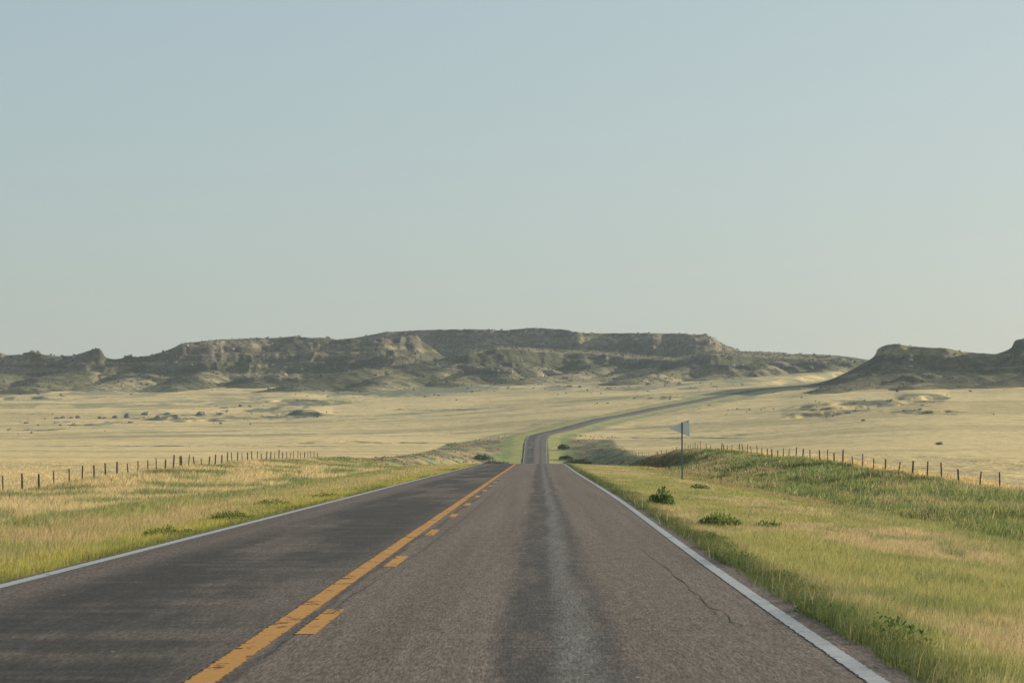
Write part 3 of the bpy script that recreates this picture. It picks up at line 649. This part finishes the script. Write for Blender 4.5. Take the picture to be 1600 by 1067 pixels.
emit_grass('ditch_grass', 'tall green grass on the bank along the right fence', 1, 40, 620, lambda y: 11, lambda y: min(.22 * y + 8, 28), 700, 10.2, 23.5, 1.0, .005)
emit_grass('roadside_grass', 'yellow green and pale tall grass between the left road edge and fence', -1, 24, 420, lambda y: max(-.205 * y - 1, -30), lambda y: -4.6, 1100, .10, 23.0, 1.0, .0038)
emit_grass('field_grass', 'pale dry grass of the field behind the left fence', -1, 140, 420, lambda y: -.22 * y, lambda y: -27, 420, 22.5, 90, .5, .0036, (140, 300))
print('BLADES', stats)

# ------------------------------------------------------------------ fences
def post_mesh(kind, h, k):
    m = MB(); rr = np.random.default_rng(k)
    if kind == 'wood':
        r = .052 + rr.uniform(-.012, .014); b = rr.uniform(-.03, .03, 2)
        m.tube([(0, 0, -.4), (b[0] * .4, b[1] * .4, h * .4), (b[0], b[1], h - .03), (b[0] * 1.05, b[1] * 1.05, h)], [r * 1.05, r, r * .93, r * .7], 9)
    else:                                                             # studded steel T section
        m.box((-.036, -.008, -.4), (.036, .008, h)); m.box((-.010, .009, -.4), (.010, .045, h))
        for i in range(9): m.box((-.022, -.021, .25 + i * .1), (.022, -.009, .28 + i * .1))
    return m.mesh(kind + '_post')
POSTS = [(post_mesh('wood', 1.17 + .05 * (i % 3), i), M_WOOD) for i in range(6)] + [(post_mesh('steel', 1.18 + .06 * (i % 2), i), M_RUST) for i in range(4)]
for me, mt in POSTS: me.materials.append(mt)
CORNER = post_mesh('wood', 1.75, 91); CORNER.materials.append(M_ORANGE)
def fence(name, xs_ys, label, wires, tallidx=()):
    root = obj(name, None, None, None, (float(xs_ys[0][0]), float(xs_ys[0][1]), float(ground(*xs_ys[0]))))
    tag(root, label, 'fence')
    rr = np.random.default_rng(len(xs_ys)); tops = []
    for i, (x, y) in enumerate(xs_ys):
        z = float(ground(np.array([x]), np.array([y]))[0])
        me, mt = POSTS[int(rr.integers(0, 10))]
        if i in tallidx: me = CORNER
        p = bpy.data.objects.new('post', me); C.objects.link(p); p.parent = root
        p.location = (x - root.location.x, y - root.location.y, z - root.location.z + rr.uniform(-.10, .05))
        p.rotation_euler = (rr.normal(0, .035), rr.normal(0, .045), rr.uniform(-.4, .4)); p.scale = (1.0, 1.0, rr.uniform(.88, 1.08))
        tops.append((x, y, z))
    tops = np.array(tops)
    for hgt in wires:
        pts = []
        for a, b in zip(tops[:-1], tops[1:]):
            for k in (0, .25, .5, .75): p_ = a * (1 - k) + b * k; pts.append((p_[0], p_[1], p_[2] + hgt - .05 * math.sin(math.pi * k)))
        pts.append((*tops[-1][:2], tops[-1][2] + hgt)); pts = np.array(pts) - np.array(root.location)
        m = MB(); m.tube(pts, .0042, 4, False); w = obj('wire', m.mesh('wire'), M_WIRE, root)
LPX = [-34, -14, 5, 35, 61, 85, 108, 128, 147, 165, 183, 200.6, 215.5, 231, 244.7, 258, 270.6, 281.7, 284.6, 293.7, 304.5, 315, 326, 336, 346.5, 355, 363, 371, 379, 387, 394, 401.6, 408.4, 416, 422.6, 429, 435.4, 442, 448, 454, 459, 465, 470, 475.3, 481, 485.6, 490.6, 496]
XFL = -27.9; L = [(XFL, XFL * -F / (VX - p)) for p in LPX]
fence('fence', L, 'wire fence of brown posts along the left side of the road', (.35, .62, .88, 1.1))
RPX = [1600, 1560.6, 1528, 1496.6, 1470, 1446.7, 1424, 1402, 1381.6, 1364, 1346.7, 1331.7, 1315.7, 1302.6, 1292, 1280, 1265, 1253.5, 1242.5, 1232, 1223, 1214, 1205.5, 1197.8, 1189.5, 1183, 1174.6, 1167, 1161, 1154, 1143, 1136.8, 1131, 1127, 1109, 1103.6, 1093.9, 1089.8, 1085.4, 1082, 1078, 1074.7, 1070, 1057, 1052, 1041, 1033, 1025]
XFR = 24.0; R_ = [(XFR, XFR * F / (p - VX)) for p in [1680, 1638] + RPX]
for y in np.arange(572, 900, 11.0): R_.append((XFR + (float(XR(y)) + 23.5 - XFR) * min(1, (y - 553) / 60), float(y)))
fence('fence', R_, 'wire fence of brown posts along the right side of the road behind the green bank', (.35, .62, .88, 1.1), (2 + RPX.index(1093.9),))

# ------------------------------------------------------------------ pennant sign seen from behind
SY = 158.0; k = SY / F
def sx(px): return (px - VX) * k
def sz(py): return EYE + (VY - py) * k
pxx = sx(1065.4); gz = float(ground(np.array([pxx]), np.array([SY]))[0])
sign = obj('road_sign', None, None, None, (pxx, SY, gz)); tag(sign, 'bare metal back of a pennant shaped road sign on a thin post', 'sign')
def rounded_tri(pts, r, n=5):
    out = []; P3 = [np.array(p) for p in pts]
    for i in range(3):
        a, b, c = P3[i - 1], P3[i], P3[(i + 1) % 3]; u1 = (a - b) / np.linalg.norm(a - b); u2 = (c - b) / np.linalg.norm(c - b)
        ang = math.acos(np.clip(u1 @ u2, -1, 1)); t = r / math.tan(ang / 2); cen = b + (u1 + u2) / np.linalg.norm(u1 + u2) * r / math.sin(ang / 2)
        p0 = b + u1 * t; p1 = b + u2 * t; a0 = math.atan2(*(p0 - cen)[::-1]); a1 = math.atan2(*(p1 - cen)[::-1]); d = (a1 - a0 + math.pi) % (2 * math.pi) - math.pi
        for j in range(n + 1): out.append(cen + r * np.array([math.cos(a0 + d * j / n), math.sin(a0 + d * j / n)]))
    return np.array(out)
tri = rounded_tri([(sx(1044.2) - pxx, sz(668.7) - gz), (sx(1077.2) - pxx, sz(682.0) - gz), (sx(1076.8) - pxx, sz(655.6) - gz)], .035)
n = len(tri); m = MB()
fr = np.c_[tri[:, 0], np.full(n, .035), tri[:, 1]]; bk = fr.copy(); bk[:, 1] = .039
m.add(np.r_[fr, bk, [fr.mean(0)], [bk.mean(0)]], [(i, (i + 1) % n, n + (i + 1) % n, n + i) for i in range(n)], [(2 * n, (i + 1) % n, i) for i in range(n)] + [(2 * n + 1, n + i, n + (i + 1) % n) for i in range(n)])
obj('panel', m.mesh('sign_panel'), M_ALU, sign)
m = MB(); zt = sz(659.6) - gz
m.box((-.029, .0, -.5), (.029, .007, zt)); m.box((-.029, .007, -.5), (-.022, .034, zt)); m.box((.022, .007, -.5), (.029, .034, zt)); m.box((-.045, .022, -.5), (-.0295, .029, zt)); m.box((.0295, .022, -.5), (.045, .029, zt))
obj('post', m.mesh('sign_post'), M_POST, sign)
for zz in (sz(664.5), sz(673.5)):
    m = MB(); m.tube([(0, -.016, zz - gz), (0, -.001, zz - gz)], .017, 6); obj('bolt', m.mesh('bolt'), M_POST, sign)
m = MB(); m.box((sx(1071.2) - pxx, .031, sz(659.0) - gz), (sx(1074.4) - pxx, .0345, sz(657.9) - gz)); obj('sticker', m.mesh('sticker'), M_CRACK, sign)
m = MB(); m.tube([(sx(1071.6) - pxx, .025, sz(675.3) - gz), (sx(1071.6) - pxx, .0345, sz(675.3) - gz)], .012, 6); obj('rivet', m.mesh('rivet'), M_POST, sign)

# ------------------------------------------------------------------ weeds and shrubs
def plant(name, x, y, w, h, n, leaf, mat, label, cat, group=None, dep=None, upright=.6, nst=7, seed=0):
    rr = np.random.default_rng(seed * 1000 + abs(int(x * 100)) + abs(int(y))); dep = dep or w
    z = float(surf(x, y)[0])
    root = obj(name, None, None, None, (x, y, z)); tag(root, label, cat, None, group)
    a = rr.uniform(0, 2 * np.pi, n); r = np.sqrt(rr.uniform(0, 1, n)); lob = .65 + .5 * vnoise(a * 1.3, a * 0 + seed, 77)
    px_ = np.cos(a) * r * w / 2 * lob; py_ = np.sin(a) * r * dep / 2 * lob
    hz = h * (1 - .55 * r ** 2) * (.55 + .8 * vnoise(px_ / (w * .16) + seed, py_ / (dep * .16), 78)); zz = hz * rr.uniform(.1, 1, n) ** .7
    L_ = leaf * rr.uniform(.6, 1.4, n); az = rr.uniform(0, 2 * np.pi, n); el = rr.uniform(-.2, 1.2, n) * upright + .25
    d = np.c_[np.cos(az) * np.cos(el), np.sin(az) * np.cos(el), np.sin(el)]; s = np.c_[-np.sin(az), np.cos(az), 0 * az]
    b = np.c_[px_, py_, zz]; V = np.stack([b, b + d * (L_ * .5)[:, None] + s * (L_ * .22)[:, None], b + d * L_[:, None], b + d * (L_ * .5)[:, None] - s * (L_ * .22)[:, None]], 1).reshape(-1, 3)
    i = np.arange(n)[:, None] * 4
    obj('foliage', mesh_np('foliage', V, i + np.array([[0, 1, 2, 3]]), None, False), mat, root)
    m = MB()
    for j in range(nst):
        a_ = rr.uniform(0, 6.28); q_ = rr.uniform(.1, .8); e = np.array([math.cos(a_) * w / 2 * q_, math.sin(a_) * dep / 2 * q_, h * rr.uniform(.5, .85)])
        m.tube([(e[0] * .2, e[1] * .2, -.05), e * .5 + np.array([0, 0, h * .1]), e], [leaf * .10, leaf * .07, leaf * .04], 5)
    obj('stem', m.mesh('stem'), M_STEM, root)
    return root
def at(px, py, dz=-.15):
    Y = (EYE - dz) * F / (py - VY); return (px - VX) / F * Y, Y
WG = 'weed clumps in the road verge'
x, y = at(1030, 797, -.17); plant('weed_clump', x, y, .72, .40, 900, .085, M_LEAF, 'bushy dark green weed clump standing alone beside the right white line', 'weed', WG, upright=1.3, nst=16, seed=1)
x, y = at(1122, 832, -.2); plant('weed_clump', x, y, .95, .22, 500, .085, M_LEAFY, 'light green leafy weed clump in mown grass nearest below the sign', 'weed', WG, upright=1.2, nst=12, seed=2)
x, y = at(1200, 833, -.25); plant('weed_clump', x, y, .6, .13, 200, .07, M_LEAFY, 'low thin light green weed to the right of the leafy clump', 'weed', WG, upright=1.1, seed=3)
x, y = at(1092, 769, -.35); plant('weed_clump', x, y, .75, .22, 300, .09, M_LEAF, 'small green weed clump below the sign post in the verge', 'weed', WG, seed=4)
x, y = at(362, 812, -.08); plant('weed_clump', x, y, .95, .17, 900, .06, M_LEAF, 'dense dark green weed mound touching the left white line', 'weed', WG, dep=2.2, seed=5)
x, y = at(262, 838, -.1); plant('weed_clump', x, y, 1.1, .13, 800, .05, M_LEAFY, 'flat green weed mat beside the left white line, nearest the camera', 'weed', WG, dep=2.0, seed=6)
x, y = at(425, 790, -.1); plant('weed_clump', x, y, 1.0, .20, 700, .06, M_LEAFY, 'pale green spreading weed beyond the dark mound at the left road edge', 'weed', WG, dep=5.0, seed=7)
x, y = at(388, 783, -.3); plant('weed_clump', x, y, .35, .20, 160, .07, M_LEAF, 'single small leafy weed in the tan strip at the left', 'weed', WG, seed=8)
x, y = at(512, 778, -.1); plant('weed_clump', x, y, .8, .16, 400, .06, M_LEAF, 'small dark weed patch farthest along the left road edge', 'weed', WG, dep=6.0, seed=9)
EW = [(1352, 1046, .35), (1305, 995, .30), (1262, 962, .34), (1215, 928, .36), (1180, 900, .42), (1150, 880, .36), (1112, 860, .34), (1085, 842, .3), (1062, 826, .32), (1010, 790, .4), (985, 772, .45), (962, 757, .5)]
for i, (px_, py_, w_) in enumerate(EW):
    Y = EYE * F / (py_ - VY) * 1.02; X = float(XR(Y)) + .50 + .13 * math.sin(i * 2.1)
    plant('edge_weed', X, Y, w_ * 1.6, .10 + .03 * ((i * 7) % 4), 560, .048, M_LEAF if i % 3 else M_LEAFY, 'low dark weeds creeping onto the pavement edge beside the right white line', 'weed', 'weeds along the right pavement edge', dep=2.2 + .02 * Y, seed=20 + i)
SG = 'bushes in the draw beside the road'
SH = [(772, 704, 830, 9, 1.7, 'dark green bush in the hollow left of the distant road'), (752, 700, 860, 7, 2.0, 'small bush at the left end of the hollow left of the distant road'), (795, 712, 780, 4, 1.2, 'low bush just left of the distant straight road'),
      (897, 697, 860, 7, 1.8, 'large dark bush in the hollow right of the distant road'), (884, 692, 900, 5, 1.2, 'bush nearest the distant road on its right side'), (912, 700, 840, 6, 1.6, 'dark bush below the field corner right of the distant road'), (880, 683, 960, 4, 1.8, 'small bush where the distant road starts to bend')]
for i, (px_, py_, Y, w_, h_, lb) in enumerate(SH):
    plant('shrub', (px_ - VX) / F * Y, Y, w_, h_, 900, .55, M_SHRUB, lb, 'bush', SG, seed=40 + i)
PG = 'lone dark bushes on the prairie'
LB = [(624, 640.5, 'dark low bush alone in the yellow field left of the distant road'), (1348, 657.5, 'tiny dark bush alone in the right field above the fence'), (1466, 695.5, 'tiny dark bush nearest the right fence in the field'), (1401, 613.5, 'dark bush alone below the right butte'), (572, 597, 'dark bush on the bright strip below the left hills')]
for i, (px_, py_, lb) in enumerate(LB):
    Y = _solve_Y(px_, py_); plant('shrub', (px_ - VX) / F * Y, Y, 1.9 + (i == 0) * 4, .8, 300, .3, M_SHRUB, lb, 'bush', PG, seed=60 + i)

# scattered scrub and stones on the far slopes (nobody could count these)
def blobs(n, sel, size, k, leaf, pr=(-120, 1720), yr=(1050, 2520)):
    px_ = RNG.uniform(*pr, n); Y = RNG.uniform(*yr, n); X = (px_ - VX) / F * Y
    z = surf(X, Y); py_ = VY - (z - EYE) * F / Y
    m = sel(px_, py_, X, Y, z); X, Y, z = X[m], Y[m], z[m]; n = len(X)
    s = size * RNG.lognormal(0, .45, n) * np.where(Y < 1700, .7, 1.0)
    o = RNG.normal(0, 1, (n, k, 3)); o /= np.linalg.norm(o, axis=2)[:, :, None]; o *= RNG.uniform(.3, 1, (n, k, 1)); o[:, :, 2] = np.abs(o[:, :, 2]) * .7
    cen = np.c_[X, Y, z][:, None, :] + o * s[:, None, None]
    a = RNG.normal(0, 1, (n, k, 3)); b = RNG.normal(0, 1, (n, k, 3)); a *= (leaf * s)[:, None, None]; b *= (leaf * s)[:, None, None]
    return np.stack([cen - a, cen + b, cen + a, cen - b], 2).reshape(-1, 3), n * k
def sel_scrub(px_, py_, X, Y, z):
    g_ = ground(X, Y); onhill = z > g_ + .6
    pr = np.zeros(len(X))
    for sx_, sy_, hw, hh_, kk in [q_ for q_ in SCRUB if q_[3] > 3.5]: pr = np.maximum(pr, kk * np.exp(-(((px_ - sx_) / hw) ** 4 + ((py_ - sy_) / hh_) ** 2)))
    cl = fbm(X / 26, Y / 26, 3, 601)
    dR, dL = lat(X, Y); off = np.maximum(dR, dL) > 10
    return off & (RNG.random(len(X)) < np.where(onhill, .9 * sst(.36, .62, cl), pr * .22 * sst(.4, .6, cl)))
V, nn = blobs(30000, sel_scrub, .62, 9, .38); i = np.arange(nn)[:, None] * 4
o = obj('scrub', mesh_np('scrub', V, i + np.array([[0, 1, 2, 3]]), None, False), M_SAGE); tag(o, 'small dark scrub scattered over the hills and prairie hollows', 'scrub', 'stuff')

def sel_draw(px_, py_, X, Y, z):
    dR, dL = lat(X, Y); d = np.maximum(dR, dL)
    return (d > 8.5) & (d < np.where(dR > 0, 24, 28.5)) & (fbm(X / 5, Y / 16, 3, 611) > RNG.uniform(.40, .66, len(X)))
V, nn = blobs(15000, sel_draw, .19, 9, .45, (560, 1010), (430, 1080)); i = np.arange(nn)[:, None] * 4
M_BRUSH = mat_leaf('dry_brush', (.15, .155, .07), (.36, .29, .15))
o = obj('brush', mesh_np('brush', V, i + np.array([[0, 1, 2, 3]]), None, False), M_BRUSH); tag(o, 'brown and green brush covering the slopes of the draw beside the distant road', 'brush', 'stuff')
def rock_mesh(seed, n=10):
    rr = np.random.default_rng(seed); th = np.linspace(0, 2 * np.pi, n + 1)[:-1]; V = []
    lev = [(-.3, 1.0), (.15, 1.0), (.55, .86), (.85, .62), (1.0, .32)]
    for h, r in lev: V.append(np.c_[np.cos(th) * r * rr.uniform(.72, 1.15, n), np.sin(th) * r * rr.uniform(.72, 1.15, n), h + rr.uniform(-.1, .1, n)])
    V = np.concatenate(V + [np.array([[0, 0, 1.02]])]); q = []
    for l in range(len(lev) - 1):
        for j in range(n): q.append((l * n + j, l * n + (j + 1) % n, (l + 1) * n + (j + 1) % n, (l + 1) * n + j))
    m = (len(lev) - 1) * n; return V, np.array(q), np.array([(m + j, m + (j + 1) % n, m + n) for j in range(n)])
# stones along the rims
mb = MB(); px_ = RNG.uniform(-60, 1680, 9000); Y = RNG.uniform(1480, 2470, 9000); X = (px_ - VX) / F * Y
za, ra, fa, ta, _ = hills(X, Y, LAY); zb, rb, fb, tb, _ = hills(X, Y, LAYD); gg = ground(X, Y)
z = np.maximum(za, np.where(px_ > 1190, zb, -99)); rk = np.where(z == za, ra, rb)
kk = np.where((z > gg + 2) & (np.where(z == za, ta, tb) < .5) & (RNG.random(9000) < rk * .55))[0][:900]
for i in kk:
    V, q, t = rock_mesh(int(i) % 23, 8); s = float(np.clip(RNG.lognormal(.0, .5), .5, 2.4)); a = RNG.uniform(0, 6.28); c_, s_ = math.cos(a), math.sin(a)
    V = np.c_[(V[:, 0] * c_ - V[:, 1] * s_) * s * 1.2, (V[:, 0] * s_ + V[:, 1] * c_) * s * .9, V[:, 2] * s * RNG.uniform(.6, 1.2)] + np.array([X[i], Y[i], z[i]])
    mb.add(V, q, t)
o = obj('boulders', mb.mesh('boulders', False), M_ROCK); tag(o, 'pale boulders strewn along the cliffs and slopes of the far hills', 'boulders', 'stuff')

# low rock outcrops standing in the left prairie
OUT = [(41, 660, 5, 'lone low rock outcrop nearest the left edge of the prairie'), (88, 653, 4, 'small low rock at the left end of the row of outcrops'), (98, 653, 4.5, 'flat rock second from the left end of the row of outcrops'), (112, 653, 5, 'dark rock beside the block-like pair in the left outcrop row'), (122, 652.5, 6, 'larger block-like rock closing the left cluster of outcrops'),
       (156, 653, 5, 'dark upright rock just left of the gap in the outcrop row'), (164, 653, 5, 'pale rounded rock leaning on the dark upright one'), (180, 652.5, 6.5, 'broad dark rock in the middle of the outcrop row'), (199, 653, 6, 'tall pale pinnacle-like rock in the outcrop row'), (204, 659, 5, 'rock lying below the pinnacle-like one, nearest the viewer'), (228, 649, 8, 'long flat rock ledge right of the pinnacle-like rock'),
       (247, 654, 5, 'dark pointed rock under the long ledge'), (262, 649, 7, 'broken rock heap right of the pointed rock'), (275, 653, 7, 'bright faced slab beside the broken heap'), (314, 649, 8, 'greenish low outcrop right of the bright slab'), (345, 648, 7, 'last flat outcrop at the right end of the row')]
for i, (px_, py_, w_, lb) in enumerate(OUT):
    Y = _solve_Y(px_, py_); V, q, t = rock_mesh(100 + i, 11); w_ = w_ * .37
    V = V * np.array([w_, w_ * 1.1, w_ * ((.42 + .12 * (i % 3)) if i != 8 else 1.1)]); x = (px_ - VX) / F * Y
    o = obj('rock_outcrop', mesh_np('rock_outcrop', V, q, t, False), M_OUT, None, (x, Y, float(surf(x, Y)[0]) - .1)); tag(o, lb, 'rock', None, 'rock outcrops in the left prairie')

# ------------------------------------------------------------------ air
m = MB(); m.box((-9200, -90, -12), (9200, 6400, 150)); hz = obj('haze', m.mesh('haze')); tag(hz, 'thin pale summer haze lying over the prairie and hills', 'haze', 'stuff')
hm = bpy.data.materials.new('haze_air'); hm.use_nodes = True; hm.node_tree.nodes.clear()
vo = hm.node_tree.nodes.new('ShaderNodeVolumePrincipled'); ou = hm.node_tree.nodes.new('ShaderNodeOutputMaterial'); hm.node_tree.links.new(vo.outputs[0], ou.inputs['Volume'])
vo.inputs['Color'].default_value = (.74, .85, 1.0, 1); vo.inputs['Density'].default_value = 5.5e-5; vo.inputs['Anisotropy'].default_value = .0
hz.data.materials.append(hm)

# ------------------------------------------------------------------ light, sky, camera
AZ, EL = math.radians(58), math.radians(12.6)
w = bpy.data.worlds.new('World'); bpy.context.scene.world = w; w.use_nodes = True
nt = w.node_tree; nt.nodes.clear()
sk = nt.nodes.new('ShaderNodeTexSky'); sk.sky_type = 'NISHITA'; sk.sun_disc = False; sk.sun_elevation = EL; sk.sun_rotation = AZ; sk.altitude = 900; sk.air_density = 1.0; sk.dust_density = 5.0; sk.ozone_density = 5.0
gm = nt.nodes.new('ShaderNodeGamma'); gm.inputs[1].default_value = .42
hs = nt.nodes.new('ShaderNodeMix'); hs.data_type = 'RGBA'; hs.blend_type = 'MULTIPLY'; hs.clamp_result = False; hs.inputs[0].default_value = 1.0; hs.inputs[7].default_value = (2.00, 1.99, 1.75, 1)
bg = nt.nodes.new('ShaderNodeBackground'); bg.inputs[1].default_value = .1; wo = nt.nodes.new('ShaderNodeOutputWorld')
nt.links.new(sk.outputs[0], gm.inputs[0]); nt.links.new(gm.outputs[0], hs.inputs[6]); nt.links.new(hs.outputs[2], bg.inputs[0]); nt.links.new(bg.outputs[0], wo.inputs[0])
sd = Vector((math.sin(AZ) * math.cos(EL), math.cos(AZ) * math.cos(EL), math.sin(EL)))
su = bpy.data.lights.new('sun', 'SUN'); su.energy = 5.0; su.angle = math.radians(.55); su.color = (1.0, .88, .70)
so = bpy.data.objects.new('sun', su); C.objects.link(so); so.rotation_euler = sd.to_track_quat('Z', 'Y').to_euler(); so.location = (200, 200, 120)

cam = bpy.data.cameras.new('camera'); cam.lens = F / 1600 * 36; cam.sensor_width = 36; cam.clip_start = .1; cam.clip_end = 20000
co = bpy.data.objects.new('camera', cam); C.objects.link(co); co.location = (0, 0, EYE)
co.rotation_euler = Euler((math.radians(90) + math.atan((VY - 533.5) / F), 0, math.atan((VX - 800) / F)), 'XYZ')
sc = bpy.context.scene; sc.camera = co
sc.view_settings.view_transform = 'Standard'; sc.view_settings.look = 'None'; sc.view_settings.exposure = 0.86; sc.view_settings.gamma = 1.0
sc.cycles.volume_bounces = 1; sc.cycles.max_bounces = 6; sc.cycles.use_denoising = True; sc.cycles.denoising_input_passes = 'RGB_ALBEDO_NORMAL'; sc.cycles.denoising_prefilter = 'ACCURATE'
